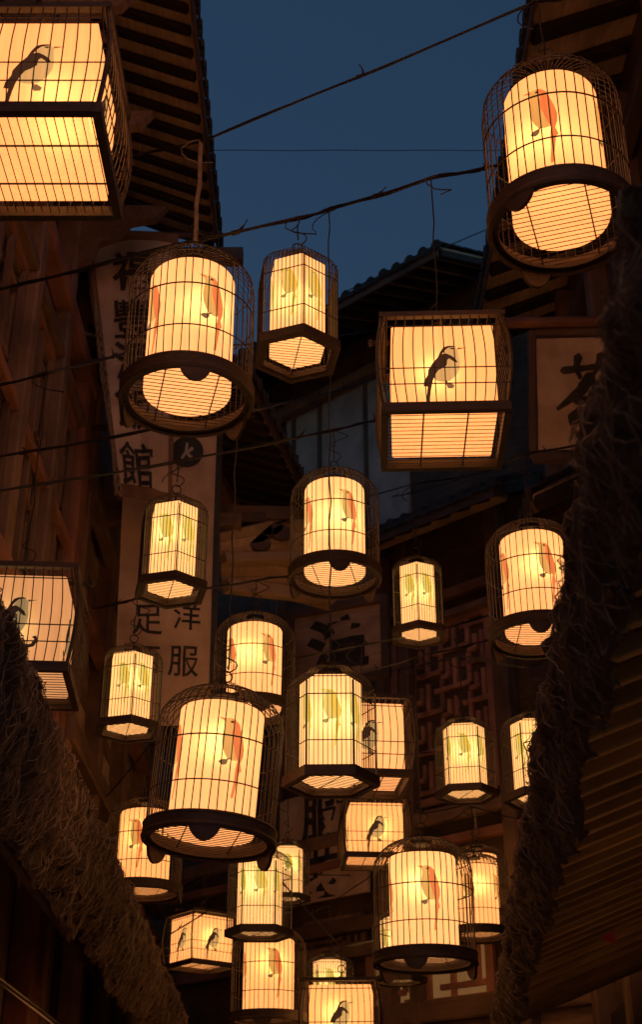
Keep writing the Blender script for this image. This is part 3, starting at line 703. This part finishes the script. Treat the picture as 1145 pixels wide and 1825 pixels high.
def square_parts(kind='black'):
    HW, HD, H = .30, .28, .52; parts = []
    def bow(z): t = z/H; return .90 + .115*math.sin(math.pi*min(max(t*.93+.02, 0), 1))
    b = MB()
    for side in range(4):
        n = 13 if side % 2 == 0 else 12
        for i in range(n):
            f = -1 + 2*(i+.5)/n; zs = [.02, .1, .18, .26, .34, .42, H-.01]
            pts = []
            for z in zs:
                w = bow(z)
                pts.append([(f*HW*w, -HD*w, z), (HW*w, f*HD*w, z), (f*HW*w, HD*w, z), (-HW*w, f*HD*w, z)][side])
            b.tube(pts, .0025, 4, cap=False)
    for i in range(13):
        f = -1 + 2*(i+.5)/13; w = bow(H); b.tube([(f*HW*w, -HD*w, H-.008), (f*HW*w, HD*w, H-.008)], .002, 4)
    parts.append(('wire_cage', b.mesh('wire_cage', M['wire']), 'stuff'))
    for z in (.13, .21, .45):
        b = MB(); w = bow(z)+.004; b.tube([(HW*w, -HD*w, z), (HW*w, HD*w, z), (-HW*w, HD*w, z), (-HW*w, -HD*w, z)], .0032, 5, closed=True); parts.append(('hoop', b.mesh('hoop', M['wire']), None))
    for sx in (-1, 1):
        for sy in (-1, 1):
            b = MB(); b.tube([(sx*HW*bow(z)*.995, sy*HD*bow(z)*.995, z) for z in [H*i/8 for i in range(9)]], .009, 6); parts.append(('corner_post', b.mesh('corner_post', M['cagewood']), None))
    def frame(z, h, t, over, nm):
        w = bow(z); X, Y = HW*w, HD*w
        for p0, p1 in (((-X-over, -Y, z), (X+over, -Y, z)), ((-X-over, Y, z), (X+over, Y, z)), ((X, -Y+t/2, z-.002), (X, Y-t/2, z-.002)), ((-X, -Y+t/2, z-.002), (-X, Y-t/2, z-.002))):
            b = MB(); b.bar(p0, p1, t, h); parts.append((nm, b.mesh(nm, M['cagewood']), None))
    frame(.014, .046, .032, .012, 'base_rail'); frame(H, .026, .03, .015, 'top_rail')
    b = MB(); X, Y = HW*.9, HD*.9
    for i in range(-7, 8):
        y = i*.033; b.tube([(-X, y, .012), (X, y, .012)], .002, 4)
    for x in (-.1, .1): b.tube([(x, -Y, .007), (x, Y, .007)], .004, 5)
    parts.append(('floor_grille', b.mesh('floor_grille', M['wire']), 'stuff'))
    sw, sd = .235, .22; b = MB()
    def rect(w, d, z): return [(-w, -d, z), (w, -d, z), (w, d, z), (-w, d, z)]
    rows = [rect(sw-.008, sd-.008, .034), rect(sw, sd, .042), rect(sw, sd, .2), rect(sw, sd, .36), rect(sw, sd, .478), rect(sw-.008, sd-.008, .486)]
    vs = sum(rows, []); fs = [(3,2,1,0), (20,21,22,23)]
    for r in range(5): fs += [(r*4+i, r*4+(i+1) % 4, r*4+4+(i+1) % 4, r*4+4+i) for i in range(4)]
    b.add(vs, fs); shade = b.mesh('lamp_shade', M['shade'])
    birds = [bird_mesh(kind, lambda x, z, d, a0=TAU*i/4, ap=(sd if i % 2 == 0 else sw): flat_wrap(ap, a0)(x, z+.212, d), .00152) for i in range(4)]
    b = MB(); b.tube([(-HW-.03, 0, H+.03), (HW+.03, 0, H+.03)], .012, 8)
    for x in (-HW-.03, HW+.03): b.tube([(x-.012, 0, H+.03), (x, 0, H+.03), (x+.012, 0, H+.03)], [.014, .021, .014], 8)
    b.tube([(0, -HD*.9, H+.015), (0, 0, H+.03), (0, HD*.9, H+.015)], .007, 6)
    parts.append(('carrying_rod', b.mesh('carrying_rod', M['cagewood'], True), None))
    parts.append(('hook', hook_mesh(H+.03), None))
    return dict(parts=parts, shade=shade, birds=birds, H=H+.02, R=HD*.9, W=.62, bulb=.30)
KIND['round'] = round_parts(); KIND['hex'] = hex_parts(); KIND['square'] = square_parts(); KIND['scroll'] = square_parts('scroll')
lamp_data = {}
def bulb(kind, tint):
    key = (kind, tint)
    if key not in lamp_data:
        l = bpy.data.lights.new('bulb', 'POINT'); l.energy = BULB*(1.0 if kind != 'hex' else .66); l.shadow_soft_size = .09; l.color = tint; lamp_data[key] = l
    return lamp_data[key]
WARM, YEL, AMB = (1., .74, .25), (1., .92, .31), (1., .67, .205)
LAN = {}
def lantern(i, kind, px, near_y, wpx, yaw, label, tint=WARM, gain=1.0, cord_y=None, tilt=(0, 0), strap=False, sz=1.0):
    K = KIND[kind]; depth = K['W']*FPX/wpx
    N = at(px, near_y, depth - K['R']*.8); az = math.atan2(-N.x, N.y)
    base = N + Vector((-math.sin(az), math.cos(az), 0))*K['R']*(1.0) - Vector((0, 0, .06 if kind == 'round' else .03))
    if kind in ('square', 'scroll'): az = 0.0
    nm = {'round': 'round_birdcage_lantern', 'hex': 'hexagonal_birdcage_lantern'}.get(kind, 'square_birdcage_lantern')
    root = empty(nm, base, az + math.radians(yaw)); root.rotation_euler = (math.radians(tilt[0]), math.radians(tilt[1]), az + math.radians(yaw))
    root.rotation_mode = 'XYZ'; root.scale = (1, 1, sz)
    tag(root, label, 'lantern', 'birdcage lanterns hung over the alley')
    for n, me, kd in K['parts']:
        o = link(n, me, root)
        if n == 'floor_grille' and kind == 'round': o.rotation_euler = (0, 0, math.radians(-yaw + 9*math.sin(i*5)))
        if kd: o['kind'] = kd
    sh = link('lamp_shade', K['shade'], root); sh.color = (tint[0]*gain*RED, tint[1]*gain, tint[2]*gain, 1)
    for me in K['birds']:
        o = link('bird_print', me, sh); o.color = sh.color
    lo = bpy.data.objects.new('bulb', bulb('hex' if kind == 'hex' else 'r', tint)); COL.objects.link(lo); lo.parent = root; lo.location = (.05*math.sin(i*2.4), .05*math.cos(i*3.1), K['bulb'])
    top = base + Vector((0, 0, (K['H']+.2)*sz)); 
    if tilt != (0, 0): top = root.matrix_basis @ Vector((0, 0, K['H']+.2))
    zt = height_at(top.x, top.y, cord_y) if cord_y is not None else top.z + .25
    zt = max(zt, top.z + .06)
    hang = Vector((top.x, top.y, zt))
    # cord (or pale strap) from the hook up to its cable, as a part of the lantern
    inv = root.matrix_basis.inverted(); n = max(3, int((zt-top.z)/.12)); b = MB()
    path = [top - Vector((0, 0, .09))] + [top.lerp(hang, t/n) + Vector((.006*math.sin(t*2.1+i), .006*math.cos(t*1.7+i), 0))*(t < n) for t in range(n+1)]
    if strap:
        pl = [inv @ p for p in path]
        for s0, s1 in zip(pl, pl[1:]): b.bar(s0, s1, .022, .006)
    else: b.tube([inv @ p for p in path], .0042, 5)
    # loose tail of the tie
    t0 = hang; b.tube([inv @ (t0 + Vector((.10*math.sin(k*.5+i), .04*math.cos(k*.6+i), -.02*k + .02))*min(1, k/3)) for k in range(9)], .0035, 4)
    b.build('strap' if strap else 'cord', M['strap' if strap else 'cord'], root, False)
    LAN[i] = hang; return root
# number, kind, centre px, near rim py, width px, yaw
lantern(1, 'square', 80, 200, 300, 90, 'large square lantern with black bird cut off beside the overhanging raftered eave', AMB, 1.0, -230)
lantern(2, 'round', 993, 302, 270, -12, 'round lantern with orange bird hanging alone at the right-hand eave against the sky', AMB, 1.05, 2, sz=1.12)
lantern(3, 'round', 337, 632, 243, 26, 'round orange-bird lantern on a pale strap in front of the restaurant banner', WARM, 1.0, 252, strap=True, sz=1.09)
lantern(4, 'hex', 530, 583, 166, 8, 'corner-on hexagonal lantern with yellow birds hung tight under the thick sky cable', (1., .79, .265), 1.0, 400, sz=1.06)
lantern(5, 'square', 789, 722, 240, -2, 'upright square lantern with black bird on a long wire between the sky and tea banner', AMB, 1.0, 318)
lantern(6, 'round', 597, 984, 170, 26, 'round orange-bird lantern below a cable in front of the pale plaster gable', (1., .84, .29), 1.0, 766, sz=1.07)
lantern(7, 'hex', 306, 1022, 139, 6, 'corner-on hexagonal yellow-bird lantern in front of the badge banner', YEL, 1.0, 830, sz=1.08)
lantern(8, 'hex', 747, 1110, 109, 0, 'slim corner-on hexagonal lantern on a long wire beside the name board', YEL, .98, 862, sz=1.12)
lantern(9, 'round', 957, 1092, 180, 24, 'round orange-bird lantern half hidden by the fibre fringe below the tea banner', WARM, .98, 810, sz=1.08)
lantern(10, 'scroll', 26, 1182, 236, 4, 'dim square lantern with black bird on a scroll, half behind the fibre fringe', (.58, .48, .185), .74, 664)
lantern(11, 'hex', 229, 1278, 128, 4, 'corner-on hexagonal yellow-bird lantern below the badge banner', YEL, .97, 1066)
lantern(12, 'round', 452, 1236, 156, 30, 'round orange-bird lantern hung behind the big tilted round lantern', (1., .79, .265), .97, 1034, sz=1.04)
lantern(13, 'round', 374, 1450, 245, 16, 'big tilted round lantern with orange birds on a long cord, broad dark base', WARM, 1.0, 735, tilt=(0, 4))
lantern(14, 'hex', 590, 1366, 176, 29, 'face-on hexagonal lantern with three pale birds on a long cord below the name board', (1., .88, .31), 1.03, 374)
lantern(15, 'square', 648, 1372, 172, 6, 'square lantern tucked behind the face-on hexagonal lantern', WARM, .93, 1150)
lantern(16, 'hex', 832, 1398, 115, 27, 'face-on hexagonal yellow-bird lantern in front of the red fretwork window', YEL, .93, 1168)
lantern(17, 'hex', 960, 1404, 130, 38, 'hexagonal yellow-bird lantern cut off by the fibre fringe', YEL, .95, 1190)
lantern(18, 'round', 254, 1566, 146, -22, 'round orange-bird lantern behind the base of the big tilted lantern', (1., .72, .21), .92)
lantern(19, 'square', 358, 1712, 108, 38, 'square lantern seen corner-on with two black birds above the fibre fringe', (1., .72, .21), .90)
lantern(20, 'hex', 462, 1650, 124, 28, 'face-on hexagonal yellow-bird lantern just under the big tilted lantern', YEL, .93)
lantern(21, 'hex', 512, 1592, 84, 32, 'far hexagonal lantern beside the shop sign characters', YEL, .90)
lantern(22, 'round', 478, 1800, 142, 12, 'round orange-bird lantern directly under the face-on hexagonal lantern', (1., .73, .22), .92)
lantern(23, 'scroll', 610, 1868, 146, -4, 'square lantern with black bird on a scroll, lowest in the lane', (1., .72, .21), .94, 1716)
lantern(24, 'hex', 588, 1808, 92, 30, 'hexagonal lantern almost hidden behind the lowest square lantern', YEL, .9)
lantern(25, 'round', 758, 1686, 190, 10, 'upright round lantern with orange bird in front of the lit fretwork window', (1., .79, .265), 1.0, 1172)
lantern(26, 'round', 856, 1618, 112, 0, 'small far round lantern with its top showing above its neighbour by the fibre fringe', (1., .73, .22), .9, 1432, strap=True)
lantern(27, 'square', 668, 1520, 124, 4, 'far square lantern with black bird beside the shop sign', (1., .72, .21), .92)
lantern(28, 'hex', 712, 1738, 100, 26, 'far hexagonal lantern mostly hidden behind the upright round lantern', YEL, .92)
lantern(29, 'round', 852, 1648, 124, -22, 'small round orange-bird lantern beside the upright round lantern, partly behind the fringe', (1., .73, .22), .95)

# unseen lanterns added overhead, behind and under the awnings to brighten walls and rafters
def fill_lantern(i, kind, x, y, z, yaw, label, tint, group, cord, gain):
    K = KIND[kind]; nm = 'round_birdcage_lantern' if kind == 'round' else 'square_birdcage_lantern'
    root = empty(nm, (x, y, z), math.radians(yaw)); tag(root, label, 'lantern', group)
    for n, me, kd in K['parts']:
        o = link(n, me, root)
        if kd: o['kind'] = kd
    sh = link('lamp_shade', K['shade'], root); sh.color = (tint[0]*RED*gain, tint[1]*gain, tint[2]*gain, 1)
    for me in K['birds']:
        o = link('bird_print', me, sh); o.color = sh.color
    b = MB(); h = K['H']; b.tube([(0, 0, h+.1), (0, 0, h+.2+cord)], .0042, 5); b.build('cord', M['cord'], root)
    LAN[i] = Vector((x, y, z+h+.2+cord))
FILL_LANTERNS = [(-1.1, .2, 5.4), (.9, -.1, 4.9), (-.2, -1.2, 4.6), (1.3, -1.9, 5.6), (-1.3, -2.4, 4.2), (.4, -3.2, 5.2), (-.6, -4.6, 4.7), (1.2, -4.9, 4.3), (-.5, 1.4, 7.2), (.9, 1.8, 7.4), (-.4, 3.3, 8.0), (.7, 3.5, 8.4), (.1, 2.6, 6.4), (-.9, 2.3, 8.6), (-.1, 4.4, 8.8), (1.2, 4.6, 8.9), (-1.4, -1.2, 6.6), (.3, -2.6, 7.4)]
for n_, (x, y, z) in enumerate(FILL_LANTERNS):  # added out of view as fill light, brighter than the visible lanterns
    fill_lantern(100+n_, 'round' if n_ % 3 else 'square', x, y, z, n_*37, 'unseen birdcage lantern added over the lane to brighten the walls', (1., .68, .30), 'unseen lanterns added over the lane for light', .3, 2.6)
for n_, (x, y, z) in enumerate(((-1.75, 3.4, 2.25), (-1.8, 6.6, 2.25), (-1.85, 9.8, 2.25), (2.2, 3.2, 2.1), (2.25, 5.4, 2.1), (2.28, 8.0, 2.1))):  # added out of view to light the awning rafters from below
    zt = (3.5 + .42*(abs(x)-1.0-.035*y) if x < 0 else 3.0 + .4*(x-.585-.089*(y-1.6))) - .02
    fill_lantern(200+n_, 'round', x, y, z-.35, n_*51, 'unseen round birdcage lantern added low under an awning to light its rafters', WARM, 'unseen lanterns added under the low awnings', max(.02, zt-(z-.35)-.94), 1.0)
# ---------------------------------------------------------------- overhead cables
def sagged(P, sag):
    out = []
    for a, b_ in zip(P, P[1:]):
        n = max(4, int((b_-a).length/.15))
        for i in range(n):
            f = i/n; q = a.lerp(b_, f); q.z -= sag*4*f*(1-f)*(b_-a).length/4; out.append(q)
    out.append(P[-1]); return out
def cable(label, P, r=.010, sag=.05, twist=True):
    P = [Vector(p) for p in P]; root = empty('overhead_cable', P[0]); tag(root, label, 'cable', 'cables strung across the alley')
    path = [p - P[0] for p in sagged(P, sag)]
    b = MB(); b.tube([p + Vector((0, 0, .003*math.sin(i*.9))) for i, p in enumerate(path)], r, 6); b.build('core', M['cord'], root, True)
    if twist:
        b = MB(); b.tube([p + Vector((0, math.cos(i*.7), math.sin(i*.7)))*r*1.25 for i, p in enumerate(path)], r*.55, 4); b.build('wrap_wire', M['cord'], root, True)
        for k in range(3, len(path)-3, 11):
            b = MB(); p = path[k]; d = Vector((random.uniform(-.03, .05), random.uniform(-.02, .02), random.uniform(.03, .08)))
            t = (path[k+1]-path[k-1]).normalized()*.02
            b.tube([p-t, p+t, p+t*1.2+d*.6, p+t+d], [r*1.6, r*1.5, .0035, .003], 6)
            b.build('cable_tie', M['cord'], root)
    return root
wl = lambda px, py: A.pt(px, py, 0.0)
wl2 = lambda px, py: B.pt(px, py, 0.0)
wr = lambda px, py: D.pt(px, py, 0.0)
wc = lambda px, py: C.pt(px, py, 0.0)
cable('cable crossing the open sky above the strap-hung lantern', [wl(20, 318), LAN[3], LAN[2], wr(1135, -20)], .0065, .012)
cable('thick taped cable carrying the corner-on hexagonal lantern against the sky', [wl(-40, 526), at(250, 452, 7.2), LAN[4], LAN[14], LAN[5], wr(1100, 246)], .0095, .012)
cable('cable carrying the lantern before the plaster gable', [wl(-60, 884), LAN[7], LAN[6], wc(860, 690)], .0085, .02)
cable('cable from the timber wall holding the dim scroll lantern', [wl(-60, 700), LAN[10], at(250, 622, 8.5), wc(690, 585)], .0075, .02)
cable('cable above the big tilted round lantern', [wl(-60, 824), LAN[13], wc(700, 660)], .0075, .02)
cable('cable above the lanterns below the badge banner', [wl2(150, 1085), LAN[11], LAN[12], wc(700, 985)], .008, .02)
cable('thin cable above the slim hexagonal lantern', [wl2(230, 1000), LAN[8], wc(905, 830)], .006, .02)
cable('cable behind the tea banner frame', [wc(700, 885), LAN[9], wr(1120, 770)], .007, .02)
cable('cable over the square lantern behind the hexagonal one', [wl2(240, 1215), LAN[15], wc(890, 1090)], .006, .02)
cable('cable in front of the red fretwork window', [wc(650, 1200), LAN[16], LAN[17], wr(1060, 1120)], .006, .02)
cable('cable above the lanterns beside the left fringe', [wl2(170, 1440), LAN[18], LAN[20], wc(640, 1380)], .006, .02)
cable('cable crossing low behind the lowest lanterns', [wl2(240, 1700), LAN[22], LAN[23], wc(800, 1640)], .006, .02)
cable('cable above the upright round lantern', [wl2(280, 1290), LAN[25], wr(1040, 1090)], .006, .02)
cable('cable holding the small far round lantern', [wc(720, 1455), LAN[26], wr(960, 1400)], .005, .02)
cable('cable behind the fretwork holding the small round lantern', [wc(700, 1530), LAN[29], wr(980, 1470)], .005, .02)
cable('cable beside the shop sign', [wl2(300, 1470), LAN[21], LAN[27], wc(880, 1330)], .005, .02)
cable('cable over the corner-on square lantern', [wl2(215, 1640), LAN[19], wc(640, 1560)], .005, .02)
cable('low cable behind the upright round lantern', [wl2(330, 1730), LAN[24], LAN[28], wc(850, 1600)], .005, .02)
cable('cable off to the side above the large square lantern', [A.m @ Vector((ua(4.6), .0, LAN[1].z + .12)), LAN[1], D.m @ Vector((ud(4.4), 0, LAN[1].z + 1.6))], .009, .02)
for n_ in range(len(FILL_LANTERNS)):
    h = LAN[100+n_]; cable('cable holding an added lantern out of view', [(LX, h.y-.2, h.z+.2), h, (2.6, h.y+.2, h.z+.3)], .009, .02, False)
cable('thin slack wire along the tiled roof of the bend house', [at(612, 522, 15.6), at(740, 462, 14.6), wr(960, 372)], .007, .0, False)
cable('faint thin line across the open sky', [at(378, 268, 12.2), wr(1010, 268)], .004, .0, False)

# ---------------------------------------------------------------- low awnings with fibre fringe
def awning(label, E0, E1, wall_x, ze, slope, width, lean, seed, rmat, spacing, side):
    """E0, E1: eave line (x,y) near and far; wall_x: the wall; side -1 left, +1 right"""
    root = empty('street_awning', (wall_x, (E0[1]+E1[1])/2, ze)); tag(root, label, 'awning', 'low awnings along the alley'); O = root.location
    A0, A1 = Vector((*E0, ze)), Vector((*E1, ze)); L_ = A1.y-A0.y
    def edge(y): return A0.x + (A1.x-A0.x)*(y-A0.y)/L_
    def pt(y, t, d=0): # t metres inwards from the eave, d metres below the deck
        return Vector((edge(y) + side*t, y, ze + slope*t - d)) - O
    b = MB(); n = 24
    ys = [A0.y + L_*i/n for i in range(n+1)]
    T = lambda y: abs(wall_x - edge(y)) - .02
    vs = []
    for y in ys: vs += [pt(y, .02, 0), pt(y, T(y), 0), pt(y, .02, -.06), pt(y, T(y), -.06)]
    fs = []
    for i in range(n):
        a, c = 4*i, 4*i+4; fs += [(a, a+1, c+1, c), (a+2, c+2, c+3, a+3), (a, c, c+2, a+2), (a+1, a+3, c+3, c+1)]
    b.add(vs, fs + [(0, 2, 3, 1), (4*n, 4*n+1, 4*n+3, 4*n+2)]); b.build('roof_deck', M['dark'], root)
    y = A0.y + .1
    while y < A1.y - .05:
        o = beam('rafter', pt(y, .05, .034), pt(y, T(y), .034), .04, .06, M[rmat], root); y += spacing
    for t in (.62, ) if side < 0 else ():
        beam('purlin', pt(A0.y, t, .12), pt(A1.y, t, .12), .07, .1, M['dark'], root)
    # fibre mat wrapped round the eave: lumpy body
    rnd = random.Random(seed)
    NY, NT = int(L_/.016), 26
    b = MB()
    def wid(y): return width*(1 + .30*noise.noise((y*1.3, seed, 0)) + .22*noise.noise((y*5, seed, 3)) + .10*noise.noise((y*17, seed, 3)))
    def mat_pt(y, s):   # s 0..1: from the top front edge, round the nose, down to the ragged hem
        w = wid(y); step = .03*math.floor(3*noise.noise((y*2.6, seed, 7))+.5)
        lump = .030*noise.noise((y*5, s*5, seed)) + .018*noise.noise((y*13, s*12, seed)) + .012*noise.noise((y*37, s*33, seed)) + .007*noise.noise((y*90, s*70, seed))
        if s < .2:
            f = s/.2; t = .04 - .09*math.sin(f*math.pi/2); d = -.09 + .02*f + step
            return pt(y, t - lump*1.2, d)
        f = (s-.2)/.8; t = -.05 + lean*f - .035*math.sin(f*math.pi) + .05*f*f; d = -.07 + step*(1-f) + f*w
        q = pt(y, t - lump*1.5, 0); q.z = ze - d - lump*.5 - O.z; return q
    vs = [mat_pt(A0.y + L_*i/NY, j/NT) for i in range(NY+1) for j in range(NT+1)]
    W_ = NT+1; fs = []
    for i in range(NY):
        for j in range(NT):
            if j > 19 and noise.noise((i*.016*6, j*.62, seed+5)) > .28: continue
            fs.append((i*W_+j, i*W_+j+1, (i+1)*W_+j+1, (i+1)*W_+j))
    b.add(vs, fs); tag(b.build('fibre_mat', M['mat'], root, True), kind='stuff')
    # loose fibres
    b = MB(); NF = 42000 if side > 0 else 60000
    for k in range(NF):
        y = A0.y + L_*rnd.random()**1.25; s = rnd.random(); p = mat_pt(y, s)
        ln = rnd.uniform(.012, .05); a = rnd.gauss(math.pi/2 if rnd.random() < .6 else 0, .7)
        tv = pt(y, .1) - pt(y, 0); tv.normalize(); d = (Vector((0, 1, 0))*math.cos(a) + tv*math.sin(a)).normalized()
        tv = Vector((side*.3, 0, -1)).normalized() if s > .2 else tv; d = (Vector((0, 1, 0))*math.cos(a) + tv*math.sin(a)).normalized()
        out = Vector((-side*.9, 0, -.4)).normalized() if s > .22 else Vector((-side*.4, 0, .5))
        w = rnd.uniform(.0005, .0014); m = p + out*rnd.uniform(-.002, .008); q = m + d*ln*(1 if s > .22 else .5) + out*rnd.uniform(-.008, .008)
        sd = d.cross(out).normalized()*w; mid = (m+q)/2 + out*rnd.uniform(0, .012)
        b.add([m-sd, m+sd, mid+sd, mid-sd, q], [(0,1,2,3), (3,2,4)])
    tag(b.build('fibre', M['fibre'], root), kind='stuff')
    # netting: uneven honeycomb of knotted strands over the mat
    b = MB(); cell = .045; rows = int((width+.10)/cell*1.3); cols = int(L_/cell)
    def node(i, j):
        y = A0.y + cell*(i + .5*(j % 2)) + rnd_.uniform(-.3, .3)*cell; s = .08 + .96*j/rows + rnd_.uniform(-.25, .25)/rows
        p = mat_pt(min(max(y, A0.y), A1.y), min(s, 1.0)); p.z -= .004; p.x -= side*.016
        return p
    rnd_ = random.Random(seed+11); nd = {(i, j): node(i, j) for i in range(cols) for j in range(rows)}
    for (i, j), p in nd.items():
        for di, dj in ((0, 1), (1 if j % 2 else -1, 1)):
            q = nd.get((i+di, j+dj))
            if q and rnd_.random() < .78:
                m = (p+q)/2 + Vector((0, 0, -.006)); b.tube([p, m, q], rnd_.uniform(.0012, .0026), 3, cap=False)
    tag(b.build('netting', M['net'], root), kind='stuff')
    return root
awning('low awning with dark rafters and ragged fibre netting beside the dim scroll lantern', (-1.12, 2.0), (-1.47, 15.0), LX, 1.6+1.9, .42, .50, .13, 3, 'dark', .24, -1)
awning('low awning with bamboo rafters and ragged fibre fringe below the tea banner', (.545, 1.6), (1.40, 11.0), 2.6, 1.6+1.4, .40, .34, .03, 9, 'bamboo', .22, 1)

# conduits, pennant and lamp plate under the awnings
for z, x, lab in ((2.75, -1.72, 'upper conduit pipe running along under the left awning'), (2.55, -1.80, 'lower conduit pipe running along under the left awning')):
    b = MB(); b.tube([(0, 0, 0), (0, 6.5, .02), (0, 13.0, 0)], .018, 8); o = b.build('conduit_pipe', M['metal'], smooth=True, loc=(x, 2.2, z)); tag(o, lab, 'pipe', 'conduit pipes under the left awning')

b = MB(); b.add([(0, 0, 0), (.06, 0, .035), (.06, .01, -.02), (0, .012, 0), (.06, .012, .035), (.06, .022, -.02)], [(0, 2, 1), (3, 4, 5), (0, 1, 4, 3), (1, 2, 5, 4), (2, 0, 3, 5)])
pn = at(1072, 1672, 5.6); o = b.build('red_pennant', M['redcloth'], loc=pn); tag(o, 'small red cloth pennant hanging in the dark under the bamboo awning', 'pennant')
